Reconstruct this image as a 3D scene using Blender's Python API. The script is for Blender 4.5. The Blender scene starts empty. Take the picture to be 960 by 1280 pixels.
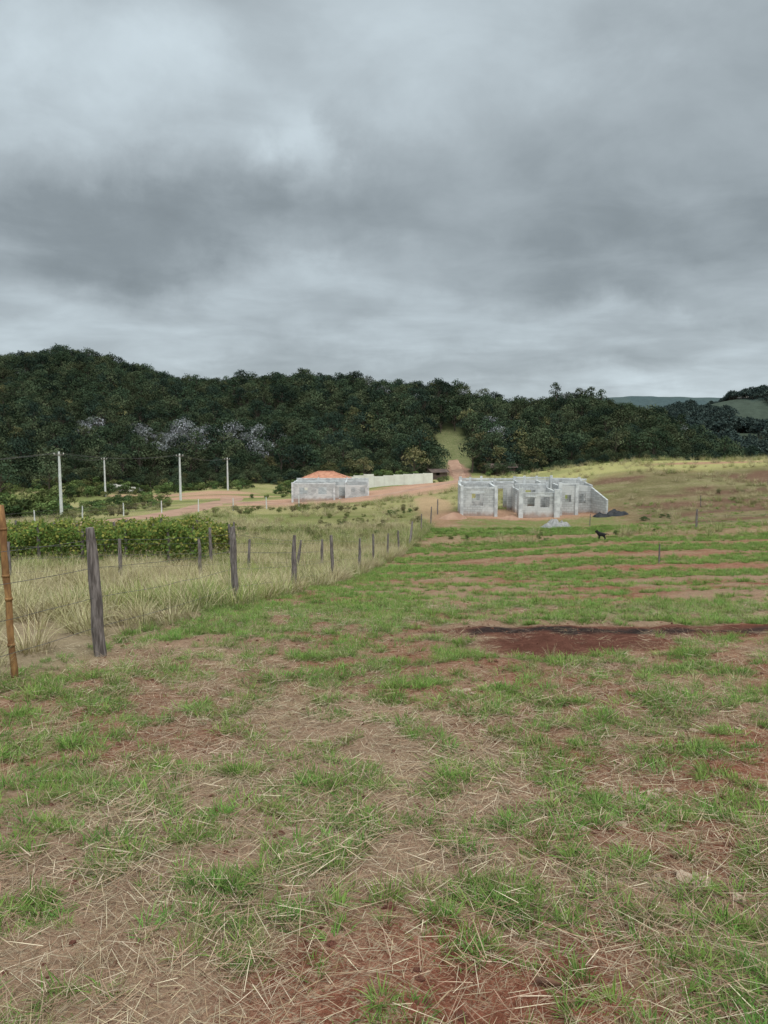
import bpy, math, random
import numpy as np
from mathutils import Vector
rng = np.random.default_rng(11)
random.seed(11)
scene = bpy.context.scene

# ------------------------------------------------------------------ numpy noise
def _h(ix, iy, seed):
    n = (ix.astype(np.int64) * 374761393 + iy.astype(np.int64) * 668265263 + seed * 1442695041) & 0xFFFFFFFF
    n = ((n ^ (n >> 13)) * 1274126177) & 0xFFFFFFFF
    n = n ^ (n >> 16)
    return (n & 0xFFFF) / 65535.0
def vnoise(x, y, seed=0):
    ix = np.floor(x); iy = np.floor(y)
    fx = x - ix; fy = y - iy
    fx = fx * fx * (3 - 2 * fx); fy = fy * fy * (3 - 2 * fy)
    a = _h(ix, iy, seed); b = _h(ix + 1, iy, seed); c = _h(ix, iy + 1, seed); d = _h(ix + 1, iy + 1, seed)
    return (a * (1 - fx) + b * fx) * (1 - fy) + (c * (1 - fx) + d * fx) * fy
def fbm(x, y, seed=0, octv=4):
    s = 0; amp = 0.5; t = 0
    for o in range(octv):
        s = s + amp * vnoise(x * 2 ** o + 17.3 * o, y * 2 ** o - 9.1 * o, seed + o)
        t += amp; amp *= 0.5
    return s / t
def sm(a, b, x):
    t = np.clip((x - a) / (b - a), 0, 1)
    return t * t * (3 - 2 * t)

# ------------------------------------------------------------------ terrain heights
CP = np.array([
 (0,-60,4),(-60,-60,2),(60,-60,6),(-60,0,-3.5),(60,0,2),(-25,0,-2.2),(25,0,-.8),
 (0,0,-1.6),(-4,0,-1.65),(4,0,-1.55),(-3,4,-1.98),(3,4,-1.93),(-3,8,-2.36),(3,8,-2.3),(9,9,-2.25),(-9,9,-2.6),
 (-3,13,-2.95),(3,13,-2.95),(10,13,-2.9),(-10,15,-3.4),(-2,18,-3.7),(6,18,-3.65),(-9,21,-4.1),
 (0,26,-4.8),(10,26,-4.5),(-10,30,-4.9),(-18,30,-5.2),(1,38,-6.1),(10,36,-5.35),(20,38,-5.2),(0,50,-6.5),(19,47,-5.8),
 (6,60,-6.4),(17,60,-6.2),(11,68,-6.35),(30,60,-5.3),(24,75,-4.1),(40,85,-3.2),(26,96,-4.1),(62,90,-2.3),(60,50,-2.8),
 (42,125,-5.8),(62,170,-11),(15,100,-5.9),(14,130,-8.2),(-5,80,-7.6),(-7,103,-9.1),(-20,60,-6.9),(-41,98,-10.7),
 (-35,132,-11.7),(-37,180,-13.5),(-60,165,-14),(-60,60,-9.5),(-7,125,-10),(0,150,-10.6),(30,180,-12),
 (-100,110,-14),(-120,180,-12),(0,195,-11.6),(30,215,-12),(-60,215,-13.5),(-110,230,-7),(90,220,-15),(-20,225,-12.5),(-45,238,-10),(12,232,-11.5),(45,235,-12),
 (-173,450,36),(-220,440,35),(-98,390,18),(-71,380,18.5),(-20,370,18),(29,350,14),(76,330,8),(107,320,2),(124,300,-9),(134,285,-16),
 (-200,600,15),(0,550,-8),(100,480,-20),(200,400,-27),(300,600,-30),(-420,450,45),(-250,300,8),(200,250,-24),(350,300,-30),
 (23,285,-1.5),(22,245,-9),(-300,150,-14),(250,100,-8),(-600,500,30),(600,500,-35),(0,900,-30),(-60,300,3),(60,270,-5)
], dtype=float)
def warp(x, y):
    r = np.sqrt(x * x + y * y) + 1e-6
    w = np.arcsinh(r / 20.0) * 20.0 / r
    return x * w, y * w
_cx, _cy = warp(CP[:, 0], CP[:, 1])
def _U(r2):
    return 0.5 * r2 * np.log(r2 + 1e-9)
_n = len(CP)
_A = np.zeros((_n + 3, _n + 3))
_A[:_n, :_n] = _U((_cx[:, None] - _cx[None]) ** 2 + (_cy[:, None] - _cy[None]) ** 2) + np.eye(_n) * 1.0
_A[:_n, _n] = 1; _A[:_n, _n + 1] = _cx; _A[:_n, _n + 2] = _cy
_A[_n:, :_n] = _A[:_n, _n:].T
_b = np.zeros(_n + 3); _b[:_n] = CP[:, 2]
_W = np.linalg.solve(_A, _b)
def zf(x, y):
    x = np.asarray(x, float); y = np.asarray(y, float)
    shp = x.shape
    x = x.ravel(); y = y.ravel()
    wx, wy = warp(x, y)
    z = _W[_n] + _W[_n + 1] * wx + _W[_n + 2] * wy
    for i in range(_n):
        z = z + _W[i] * _U((wx - _cx[i]) ** 2 + (wy - _cy[i]) ** 2)
    r = np.sqrt(x * x + y * y)
    g = lambda A, x0, y0, sx, sy: A * np.exp(-((x - x0) / sx) ** 2 - ((y - y0) / sy) ** 2)
    far = -32 + g(150, 1500, 2500, 2600, 420) + g(96, 700, 1250, 330, 220) + g(60, 300, 1700, 320, 200) + g(30, 370, 690, 170, 110) \
        + g(120, -1500, 1500, 900, 500) + (fbm(x / 260, y / 260, 5) - .5) * 40
    t = sm(430, 760, r) 
    z = z * (1 - t) + far * t
    z = z + (fbm(x / 2.6, y / 2.6, 3) - .5) * .16 * (1 - sm(45, 120, r)) + (fbm(x / .38, y / .38, 9, 3) - .5) * .09 * (1 - sm(14, 40, r))
    z = z + (fbm(x / 14, y / 14, 21) - .5) * 1.0 * sm(60, 180, r)
    return z.reshape(shp)
def z1(x, y):
    return float(zf(np.array([x]), np.array([y]))[0])

FY = np.array([-50, 0, 5, 8, 13, 18, 21, 26, 31, 38, 46, 60, 75, 100.])
FX = np.array([-5.5, -4.3, -3.6, -3, -2.5, -2.07, -1.45, -.9, -.3, .6, 1.9, 4.2, 4.5, 5.0])
def xf(y):
    return np.interp(y, FY, FX)

# ------------------------------------------------------------------ mesh builder
class MB:
    def __init__(s):
        s.v = []; s.q = []; s.m = []; s.c = []; s.n = 0
    def add(s, V, Q, mat=0, col=(1, 1, 1)):
        V = np.asarray(V, float).reshape(-1, 3); Q = np.asarray(Q, int).reshape(-1, 4)
        s.v.append(V); s.q.append(Q + s.n); s.m.append(np.full(len(Q), mat))
        c = np.asarray(col, float)
        if c.ndim == 1: c = np.tile(c, (len(V), 1))
        s.c.append(c); s.n += len(V)
    def box(s, x0, x1, y0, y1, z0, z1, mat=0, col=(1, 1, 1)):
        V = [(x0,y0,z0),(x1,y0,z0),(x1,y1,z0),(x0,y1,z0),(x0,y0,z1),(x1,y0,z1),(x1,y1,z1),(x0,y1,z1)]
        s.add(V, [(0,3,2,1),(4,5,6,7),(0,1,5,4),(1,2,6,5),(2,3,7,6),(3,0,4,7)], mat, col)
    def obox(s, A, B, z0, z1a, z1b, t, mat=0, off=0.0, col=(1,1,1)):
        A = np.array(A, float); B = np.array(B, float)
        d = (B - A) / np.linalg.norm(B - A); n = np.array([-d[1], d[0]]) * t / 2
        P = [A - n, B - n, B + n, A + n]
        V = [(p[0], p[1], z0) for p in P] + [(P[0][0], P[0][1], z1a), (P[1][0], P[1][1], z1b), (P[2][0], P[2][1], z1b), (P[3][0], P[3][1], z1a)]
        s.add(V, [(0,3,2,1),(4,5,6,7),(0,1,5,4),(1,2,6,5),(2,3,7,6),(3,0,4,7)], mat, col)
    def tube(s, pts, rad, sides=8, mat=0, col=(1,1,1), rough=0.0, cap=True):
        pts = [np.array(p, float) for p in pts]; rad = list(rad)
        if cap:
            e0 = (pts[0]-pts[1]); e0 = e0/np.linalg.norm(e0)*rad[0]*.15
            e1 = (pts[-1]-pts[-2]); e1 = e1/np.linalg.norm(e1)*rad[-1]*.15
            pts = [pts[0]+e0] + pts + [pts[-1]+e1]; rad = [rad[0]*.02] + rad + [rad[-1]*.02]
        k = len(pts); V = []
        for i in range(k):
            a = pts[max(i-1, 0)]; b = pts[min(i+1, k-1)]
            d = b - a; d = d / (np.linalg.norm(d) + 1e-9)
            u = np.cross(d, (0, 0, 1) if abs(d[2]) < .9 else (1, 0, 0)); u /= (np.linalg.norm(u)+1e-9)
            w = np.cross(d, u)
            for j in range(sides):
                an = 2*math.pi*j/sides; r = rad[i] * (1 + rough * (random.random() - .5))
                V.append(pts[i] + (u*math.cos(an) + w*math.sin(an)) * r)
        Q = [(i*sides+j, i*sides+(j+1) % sides, (i+1)*sides+(j+1) % sides, (i+1)*sides+j) for i in range(k-1) for j in range(sides)]
        s.add(V, Q, mat, col)
    def mesh(s, name, mats, smooth=False):
        V = np.concatenate(s.v); Q = np.concatenate(s.q); M = np.concatenate(s.m); C = np.concatenate(s.c)
        if not np.isfinite(V).all(): print('NAN in', name); V = np.nan_to_num(V)
        me = bpy.data.meshes.new(name)
        me.vertices.add(len(V)); me.vertices.foreach_set("co", V.ravel().astype(np.float32))
        me.loops.add(len(Q) * 4); me.loops.foreach_set("vertex_index", Q.ravel().astype(np.int32))
        me.polygons.add(len(Q)); me.polygons.foreach_set("loop_start", np.arange(0, len(Q)*4, 4, dtype=np.int32))
        for m in mats: me.materials.append(m)
        me.polygons.foreach_set("material_index", M.astype(np.int32))
        me.polygons.foreach_set("use_smooth", np.full(len(Q), smooth))
        at = me.attributes.new("bc", 'FLOAT_COLOR', 'POINT')
        at.data.foreach_set("color", np.hstack([C, np.ones((len(C), 1))]).ravel().astype(np.float32))
        me.update(calc_edges=True); me.validate()
        return me
    def obj(s, name, mats, smooth=False, parent=None, loc=None, rotz=0, link=True):
        o = bpy.data.objects.new(name, s.mesh(name, mats, smooth))
        if link: scene.collection.objects.link(o)
        if parent: o.parent = parent
        if loc is not None: o.location = loc
        o.rotation_euler[2] = rotz
        return o
def empty(name, loc=(0,0,0), rotz=0):
    e = bpy.data.objects.new(name, None); e.location = loc; e.rotation_euler[2] = rotz
    e.empty_display_size = .3
    scene.collection.objects.link(e); return e

# ------------------------------------------------------------------ materials
def newmat(name):
    m = bpy.data.materials.new(name); m.use_nodes = True
    nt = m.node_tree; nt.nodes.clear()
    return m, nt
class NT:
    def __init__(s, nt): s.nt = nt
    def n(s, t, **kw):
        x = s.nt.nodes.new(t)
        for k, v in kw.items(): setattr(x, k, v)
        return x
    def l(s, a, b): s.nt.links.new(a, b)
    def set(s, sock, v):
        if isinstance(v, bpy.types.NodeSocket): s.l(v, sock)
        else: sock.default_value = v
    def m(s, op, a, b=0.0, c=0.0, clamp=False):
        x = s.n('ShaderNodeMath', operation=op); x.use_clamp = clamp
        s.set(x.inputs[0], a); s.set(x.inputs[1], b); s.set(x.inputs[2], c)
        return x.outputs[0]
    def noise(s, vec, scale, detail=4, rough=.5, dist=0):
        x = s.n('ShaderNodeTexNoise'); s.l(vec, x.inputs['Vector'])
        x.inputs['Scale'].default_value = scale; x.inputs['Detail'].default_value = detail
        x.inputs['Roughness'].default_value = rough; x.inputs['Distortion'].default_value = dist
        return x.outputs[0]
    def rng(s, v, a, b, c=0.0, d=1.0):
        x = s.n('ShaderNodeMapRange'); x.interpolation_type = 'SMOOTHSTEP'
        s.set(x.inputs[0], v); s.set(x.inputs[1], a); s.set(x.inputs[2], b); s.set(x.inputs[3], c); s.set(x.inputs[4], d)
        return x.outputs[0]
    def mix(s, f, a, b, mode='MIX'):
        x = s.n('ShaderNodeMix', data_type='RGBA', blend_type=mode)
        s.set(x.inputs[0], f); s.set(x.inputs[6], a); s.set(x.inputs[7], b)
        return x.outputs[2]
def c4(c): return (c[0], c[1], c[2], 1)

def leafmat(name, trans=.3, var=.35, hue=.04):
    m, nt = newmat(name); T = NT(nt)
    at = T.n('ShaderNodeAttribute', attribute_name='bc')
    oi = T.n('ShaderNodeObjectInfo')
    k = T.m('MULTIPLY_ADD', oi.outputs['Random'], var, 1 - var / 2)
    hs = T.n('ShaderNodeHueSaturation')
    T.l(at.outputs['Color'], hs.inputs['Color']); T.l(k, hs.inputs['Value'])
    h = T.m('MULTIPLY_ADD', T.m('FRACT', T.m('MULTIPLY', oi.outputs['Random'], 7.3)), hue, .5-hue/2)
    T.l(h, hs.inputs['Hue'])
    d = T.n('ShaderNodeBsdfDiffuse'); T.l(hs.outputs[0], d.inputs[0])
    o = T.n('ShaderNodeOutputMaterial')
    if trans > 0:
        tr = T.n('ShaderNodeBsdfTranslucent'); mx = T.n('ShaderNodeMixShader')
        T.l(hs.outputs[0], tr.inputs[0]); mx.inputs[0].default_value = trans
        T.l(d.outputs[0], mx.inputs[1]); T.l(tr.outputs[0], mx.inputs[2]); T.l(mx.outputs[0], o.inputs[0])
    else:
        T.l(d.outputs[0], o.inputs[0])
    return m
def simple(name, col, col2=None, scale=6, rough=.85, bump=.3, metal=0, detail=6, stretch=(1,1,1)):
    m, nt = newmat(name); T = NT(nt)
    tc = T.n('ShaderNodeTexCoord'); mp = T.n('ShaderNodeMapping'); mp.inputs['Scale'].default_value = stretch
    T.l(tc.outputs['Object'], mp.inputs[0])
    n = T.noise(mp.outputs[0], scale, detail, .6)
    if col2 is None: col2 = tuple(c * .6 for c in col)
    c = T.mix(T.rng(n, .35, .65), c4(col2), c4(col))
    p = T.n('ShaderNodeBsdfPrincipled'); T.l(c, p.inputs['Base Color']); p.inputs['Roughness'].default_value = rough
    p.inputs['Metallic'].default_value = metal
    p.inputs['Specular IOR Level'].default_value = .25
    b = T.n('ShaderNodeBump'); b.inputs['Strength'].default_value = bump; b.inputs['Distance'].default_value = .02
    T.l(n, b.inputs['Height']); T.l(b.outputs[0], p.inputs['Normal'])
    o = T.n('ShaderNodeOutputMaterial'); T.l(p.outputs[0], o.inputs[0])
    return m
M_grass = leafmat('green_grass_blades', .32, .5)
M_dry = leafmat('dry_grass_blades', 0, .35)
M_leaf = leafmat('tree_leaves', .0, .75, .035)
M_vine = leafmat('vine_leaves', .3, .2)
M_bark = simple('bark', (.12,.09,.07), (.05,.04,.03), 5)
M_post = simple('weathered_wood', (.25,.215,.20), (.085,.07,.063), 14, stretch=(3,3,.35), bump=.8)
M_bamboo = simple('bamboo', (.36,.20,.08), (.18,.09,.04), 9, stretch=(2,2,.6))
M_stick = simple('brown_wood', (.20,.10,.06), (.09,.05,.035), 20)
M_wire = simple('galvanised_wire', (.16,.15,.15), metal=.6, rough=.6)
M_conc = simple('pole_concrete', (.66,.66,.64), (.52,.52,.50), 3, bump=.1)
M_white = simple('white_wall_paint', (.74,.71,.64), (.64,.60,.54), .6, bump=.1)
M_tile = simple('clay_roof_tiles', (.50,.25,.16), (.36,.16,.10), 2.0)
M_shed = simple('old_shed_roof', (.12,.085,.07), (.07,.05,.045), .8)
M_dark = simple('dark_opening', (.025,.022,.02))
M_rock = simple('pale_stone', (.50,.40,.30), (.34,.22,.15), 9, bump=.6)
M_clod = simple('red_clod', (.19,.075,.048), (.10,.038,.026), 20, bump=.6)
M_grav = simple('gravel', (.36,.35,.34), (.17,.165,.16), 16, bump=1)
M_tarp = simple('black_tarp', (.022,.024,.028), (.01,.01,.012), 4, rough=.5, bump=.6)
M_fur = simple('black_fur', (.012,.011,.011), (.006,.006,.006), 30, rough=.7)

def blockmat():
    m, nt = newmat('concrete_blocks'); T = NT(nt)
    tc = T.n('ShaderNodeTexCoord')
    sp = T.n('ShaderNodeSeparateXYZ'); T.l(tc.outputs['Object'], sp.inputs[0])
    s = T.m('ADD', sp.outputs[0], sp.outputs[1])
    cb = T.n('ShaderNodeCombineXYZ'); T.l(s, cb.inputs[0]); T.l(sp.outputs[2], cb.inputs[1])
    br = T.n('ShaderNodeTexBrick'); T.l(cb.outputs[0], br.inputs['Vector'])
    br.inputs['Scale'].default_value = 1; br.inputs['Brick Width'].default_value = .4; br.inputs['Row Height'].default_value = .2
    br.inputs['Mortar Size'].default_value = .012; br.inputs['Color1'].default_value = (.50,.51,.50,1); br.inputs['Color2'].default_value = (.36,.37,.37,1)
    br.inputs['Mortar'].default_value = (.28,.27,.26,1); br.inputs['Bias'].default_value = -.2
    n = T.noise(tc.outputs['Object'], .5, 3, .5)
    c = T.mix(T.rng(n, .5, .56, 0, .65), br.outputs['Color'], (.62,.62,.60,1))
    n2 = T.noise(tc.outputs['Object'], 2.3, 5, .7)
    st = T.rng(T.m('ADD', sp.outputs[2], T.m('MULTIPLY', n2, -.8)), -.35, .15, .75, 0)
    c = T.mix(st, c, (.32,.19,.13,1))
    dk = T.rng(T.noise(tc.outputs['Object'], 1.1, 6, .7), .52, .68, 0, .45)
    c = T.mix(dk, c, (.20,.20,.19,1))
    p = T.n('ShaderNodeBsdfPrincipled'); T.l(c, p.inputs['Base Color']); p.inputs['Roughness'].default_value = .92
    b = T.n('ShaderNodeBump'); b.inputs['Strength'].default_value = .5; b.inputs['Distance'].default_value = .02
    T.l(T.m('ADD', n2, T.m('MULTIPLY', br.outputs['Fac'], -.6)), b.inputs['Height']); T.l(b.outputs[0], p.inputs['Normal'])
    o = T.n('ShaderNodeOutputMaterial'); T.l(p.outputs[0], o.inputs[0])
    return m
M_block = blockmat()
M_beam = simple('ring_beam_concrete', (.66,.67,.66), (.42,.43,.43), 2.0, bump=.3)

def groundmat():
    m, nt = newmat('field_ground'); T = NT(nt)
    tc = T.n('ShaderNodeTexCoord'); P = tc.outputs['Object']
    zc = T.n('ShaderNodeAttribute', attribute_name='zcol'); zm = T.n('ShaderNodeAttribute', attribute_name='zmask')
    sp = T.n('ShaderNodeSeparateColor'); T.l(zm.outputs['Color'], sp.inputs[0])
    nA = T.noise(P, .9, 5, .6); nB = T.noise(P, 7, 5, .65); nC = T.noise(P, 55, 3, .6, 1.2); nD = T.noise(P, .09, 6, .65)
    v = T.m('MULTIPLY_ADD', nB, 1.5, .25)
    v = T.m('MULTIPLY', v, T.m('MULTIPLY_ADD', nD, .9, .55))
    v = T.m('MULTIPLY', v, T.m('MULTIPLY_ADD', nC, 1.0, .5))
    vv = T.n('ShaderNodeCombineXYZ')
    for i in range(3): T.l(v, vv.inputs[i])
    c = T.mix(1.0, zc.outputs['Color'], vv.outputs[0], 'MULTIPLY')
    fib = None
    for (ang, sx, sy) in ((.5, 150, 16), (-.9, 130, 14), (1.7, 160, 18)):
        mp = T.n('ShaderNodeMapping'); mp.inputs['Rotation'].default_value = (0, 0, ang); T.l(P, mp.inputs[0])
        mp2 = T.n('ShaderNodeMapping'); mp2.inputs['Scale'].default_value = (sx, sy, 10); T.l(mp.outputs[0], mp2.inputs[0])
        k = T.rng(T.noise(mp2.outputs[0], 1.0, 2, .5, .6), .57, .66)
        fib = k if fib is None else T.m('MAXIMUM', fib, k)
    s = T.m('ADD', T.m('MULTIPLY', nC, .55), T.m('ADD', T.m('MULTIPLY', nA, .75), T.m('MULTIPLY', nB, .45)))
    th = T.m('MULTIPLY_ADD', sp.outputs[0], -.75, 1.25)
    df = T.m('SUBTRACT', s, th)
    f = T.m('MAXIMUM', T.m('MULTIPLY', T.rng(df, -.06, .12), .38), T.m('MULTIPLY', fib, T.rng(df, -.2, .02)))
    c = T.mix(T.m('MULTIPLY', f, .88), c, (.37,.285,.195,1))
    g = T.m('ADD', T.m('MULTIPLY', T.noise(P, 2.1, 5, .65), 1.0), T.m('MULTIPLY', T.noise(P, 30, 3, .6), .5))
    th2 = T.m('MULTIPLY_ADD', sp.outputs[1], -.75, 1.12)
    f2 = T.rng(T.m('SUBTRACT', g, th2), -.04, .12)
    c = T.mix(T.m('MULTIPLY', f2, .7), c, (.125,.175,.052,1))
    p = T.n('ShaderNodeBsdfDiffuse'); T.l(c, p.inputs[0])
    b = T.n('ShaderNodeBump'); b.inputs['Strength'].default_value = 1; b.inputs['Distance'].default_value = .035
    T.l(T.m('ADD', nB, T.m('MULTIPLY', nC, .5)), b.inputs['Height']); T.l(b.outputs[0], p.inputs['Normal'])
    o = T.n('ShaderNodeOutputMaterial'); T.l(p.outputs[0], o.inputs[0])
    return m
M_ground = groundmat()
M_road = simple('red_dirt', (.40,.25,.175), (.28,.16,.11), .7, bump=.3)

# ------------------------------------------------------------------ terrain sheet
def ell(x, y, cx, cy, rx, ry, soft=.3, rot=0, seed=1, nz=.5, ns=None):
    c, s = math.cos(rot), math.sin(rot)
    dx = (x-cx)*c + (y-cy)*s; dy = -(x-cx)*s + (y-cy)*c
    ns = ns or min(rx, ry) * .8
    d = np.sqrt((dx/rx)**2 + (dy/ry)**2) + (fbm(x/ns, y/ns, seed) - .5) * nz * 2
    return 1 - sm(1 - soft, 1 + soft, d)
def bare(x, y):
    return np.maximum(np.maximum(ell(x, y, 3.2, 9.35, 3.4, .55, .25, .03, 31, .35, 1.0), ell(x, y, 2.1, 8.6, 1.0, .75, .25, 0, 32, .35)), ell(x, y, 7.5, 9.3, 4.5, .5, .3, 0, 33, .35, .8))
def green_cover(x, y):
    g = .60 + .22 * sm(6, 16, y) + (fbm(x/5, y/5, 44) - .5) * .35
    for yy, w, a in ((15.2,.4,.7),(17.6,.6,.9),(20.8,.8,.9),(25,1.0,.9),(31,1.3,.8),(37,1.2,.7),(44,2.5,.6)):
        g = g - a * np.exp(-((y + (x-4)*.06 + (fbm(x/4, y/4, 8)-.5)*2.8 - yy)/w)**2) * sm(-.5, 1.6, x + (fbm(x/3, y*0+yy, 3)-.5)*6)
    g = g - 1.3 * bare(x, y)
    return np.clip(g, 0, 1)
def dirt(x, y):
    d = np.maximum(ell(x, y, -5, 103, 16, 18, .15, 0, 61, .4), ell(x, y, 7, 122, 8, 18, .2, 0, 62, .35))
    d = np.maximum(d, ell(x, y, -3, 87, 14, 3.5, .3, .05, 63, .5, 4)*.75)
    d = np.maximum(d, ell(x, y, -33, 150, 15, 13, .2, 0, 64, .25))
    d = np.maximum(d, ell(x, y, -46, 172, 16, 9, .2, 0, 65, .3)*.9)
    d = np.maximum(d, ell(x, y, 10.5, 59.8, 6.4, 3.6, .25, 0, 60, .3)*.8)
    d = np.maximum(d, ell(x, y, 4.3, 68, 1.6, 16, .3, 0, 59, .4, 3)*.6)
    return d

def zones(x, y, z):
    N = len(x)
    col = np.tile(np.array([.165,.175,.065]), (N, 1)); st = np.full(N, .25); gr = np.full(N, .45)
    def bl(mask, c=None, s=None, g=None):
        nonlocal col, st, gr
        mk = np.clip(mask, 0, 1)
        if c is not None: col = col * (1-mk[:, None]) + np.array(c) * mk[:, None]
        if s is not None: st = st * (1-mk) + s * mk
        if g is not None: gr = gr * (1-mk) + g * mk
    nz = (fbm(x/3, y/3, 50) - .5)
    nl = (fbm(x/12, y/12, 51) - .5)
    bl(sm(.44, .62, fbm(x/22, y/9, 52)), (.25,.235,.10), .4, .25)
    right = sm(-.5, .5, x - xf(y) + nz)
    near = right * (1 - sm(56, 64, y + nz*6))
    bl(near, (.21,.080,.050), .50, None)
    gr = np.where(near > .5, green_cover(x, y) * (.2 + .5*sm(8, 26, y)), gr)
    bl(near * sm(.44, .64, fbm(x/1.7, y/1.7, 53)) * (1-sm(20, 40, y)) * .7, (.23,.135,.088), .8)
    bl(near * sm(24, 48, y) , (.195,.125,.065), .5)
    left = (1-right) * (1 - sm(36, 50, y + nz*5))
    bl(left, (.24,.185,.11), .75, .2)
    b = bare(x, y)
    bl(b, (.125,.055,.04), .15, 0)
    bl(ell(x, y, 2.4, 9.4, 1.5, .28, .3, 0, 77, .6) * .9, (.03,.027,.026), .1, 0)
    bl(ell(x, y, 5.2, 9.4, 1.2, .15, .3, 0, 78, .6) * .8, (.04,.033,.03), .1, 0)
    rs = sm(15, 19, x - (y-50)*.12 + nz*2) * sm(40, 52, y + nl*14 + (x-20)*.1) * (1-sm(110,125,y))
    bl(rs, (.135,.118,.058), .3, .2)
    bl(rs * sm(.46, .58, fbm(x/7, y/3, 56)), (.14,.085,.058), .25, .1)
    bl(rs * (1 - sm(.38, .52, fbm(x/5, y/2.5, 57)))*.6, (.20,.185,.09), .35, .15)
    yr = sm(74, 80, y + nz*5 + (x-30)*-.05) * sm(10, 20, x + nz*4) * (1 - sm(165, 180, y))
    bl(yr, (.32,.295,.125), .25, .15)
    bl(yr * sm(.5, .62, fbm(x/9, y/4, 58))*.6, (.19,.20,.08), .3, .2)
    bl(yr * ell(x, y, 36, 84, 8, 1.8, .3, .1, 70, .3), (.33,.20,.13), .1, 0)
    bl(dirt(x, y), (.395,.24,.168), .1, 0)
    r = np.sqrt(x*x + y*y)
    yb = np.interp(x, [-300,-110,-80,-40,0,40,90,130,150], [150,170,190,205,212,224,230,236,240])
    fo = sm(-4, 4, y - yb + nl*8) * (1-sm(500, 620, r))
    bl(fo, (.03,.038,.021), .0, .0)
    bl(ell(x, y, 22.5, 258, 7.5, 36, .2, -.06, 66, .3, 6), (.125,.135,.06), .3, .3)
    bl(ell(x, y, 21.5, 224, 3.2, 18, .25, -.02, 67, .3), (.28,.17,.125), .1, 0)
    bl(ell(x, y, -186, 400, 22, 26, .2, 0, 67, .25), (.20,.20,.09), .2, .2)
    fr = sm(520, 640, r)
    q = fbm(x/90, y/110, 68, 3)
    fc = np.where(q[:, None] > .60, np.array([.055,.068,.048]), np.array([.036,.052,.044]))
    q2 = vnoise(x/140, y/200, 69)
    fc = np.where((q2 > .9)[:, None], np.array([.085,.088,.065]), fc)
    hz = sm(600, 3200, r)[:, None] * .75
    fc = fc*(1-hz) + np.array([.082,.115,.125])*hz  # aerial haze painted into the ground colour, bluer with distance
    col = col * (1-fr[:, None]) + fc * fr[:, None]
    st = st * (1-fr); gr = gr * (1-fr)
    return col, st, gr

def build_ground():
    a = 3.0
    ty = np.linspace(np.arcsinh(-70/a), np.arcsinh(7000/a), 780)
    tx = np.linspace(-np.arcsinh(5000/a), np.arcsinh(5000/a), 1000)
    ys = a*np.sinh(ty); xs = a*np.sinh(tx)
    X, Y = np.meshgrid(xs, ys); nx = len(xs); ny = len(ys)
    x = X.ravel(); y = Y.ravel(); z = zf(x, y)
    i = np.arange(nx*ny).reshape(ny, nx)
    Q = np.stack([i[:-1,:-1], i[:-1,1:], i[1:,1:], i[1:,:-1]], -1).reshape(-1, 4)
    mb = MB(); mb.add(np.stack([x, y, z], 1), Q)
    o = mb.obj('ground', [M_ground], True)
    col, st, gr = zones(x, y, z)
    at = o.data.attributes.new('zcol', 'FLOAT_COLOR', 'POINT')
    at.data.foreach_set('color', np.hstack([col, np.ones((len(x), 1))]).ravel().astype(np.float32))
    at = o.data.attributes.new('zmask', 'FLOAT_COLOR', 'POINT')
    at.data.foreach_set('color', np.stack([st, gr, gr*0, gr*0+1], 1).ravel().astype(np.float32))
build_ground()

def road(name, path, w, lift=.05):
    P = np.array(path, float); seg = np.r_[0, np.cumsum(np.linalg.norm(np.diff(P, axis=0), axis=1))]
    n = int(seg[-1]/1.0); s = np.linspace(0, seg[-1], n)
    cx = np.interp(s, seg, P[:, 0]); cy = np.interp(s, seg, P[:, 1])
    for _ in range(12):
        cx[1:-1] = (cx[:-2]+2*cx[1:-1]+cx[2:])/4; cy[1:-1] = (cy[:-2]+2*cy[1:-1]+cy[2:])/4
    dx = np.gradient(cx); dy = np.gradient(cy); L = np.hypot(dx, dy); nx_, ny_ = -dy/L, dx/L
    k = 7; us = np.linspace(-1, 1, k); V = []
    for u in us:
        ww = w/2*(1 + (abs(u) > .9)*(vnoise(s/3, s*0+u*5, 5)-.5)*.5)
        px = cx + nx_*u*ww; py = cy + ny_*u*ww
        V.append(np.stack([px, py, zf(px, py) + lift*(1-abs(u)**6*1.6)], 1))
    V = np.stack(V, 1).reshape(-1, 3)
    i = np.arange(n*k).reshape(n, k)
    Q = np.stack([i[:-1,:-1], i[1:,:-1], i[1:,1:], i[:-1,1:]], -1).reshape(-1, 4)[:, ::-1]
    mb = MB(); mb.add(V, Q); mb.obj(name, [M_road], True)
road('dirt_road', [(-34,44),(-24,54),(-20,66),(-21.5,85),(-24,105),(-25,125),(-30,150)], 4.6, .09)
road('dirt_road', [(-24,112),(-14,100),(0,96),(8,105),(14,130),(18,165),(20,195),(21.5,225),(22,246)], 4.0, .09)

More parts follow.
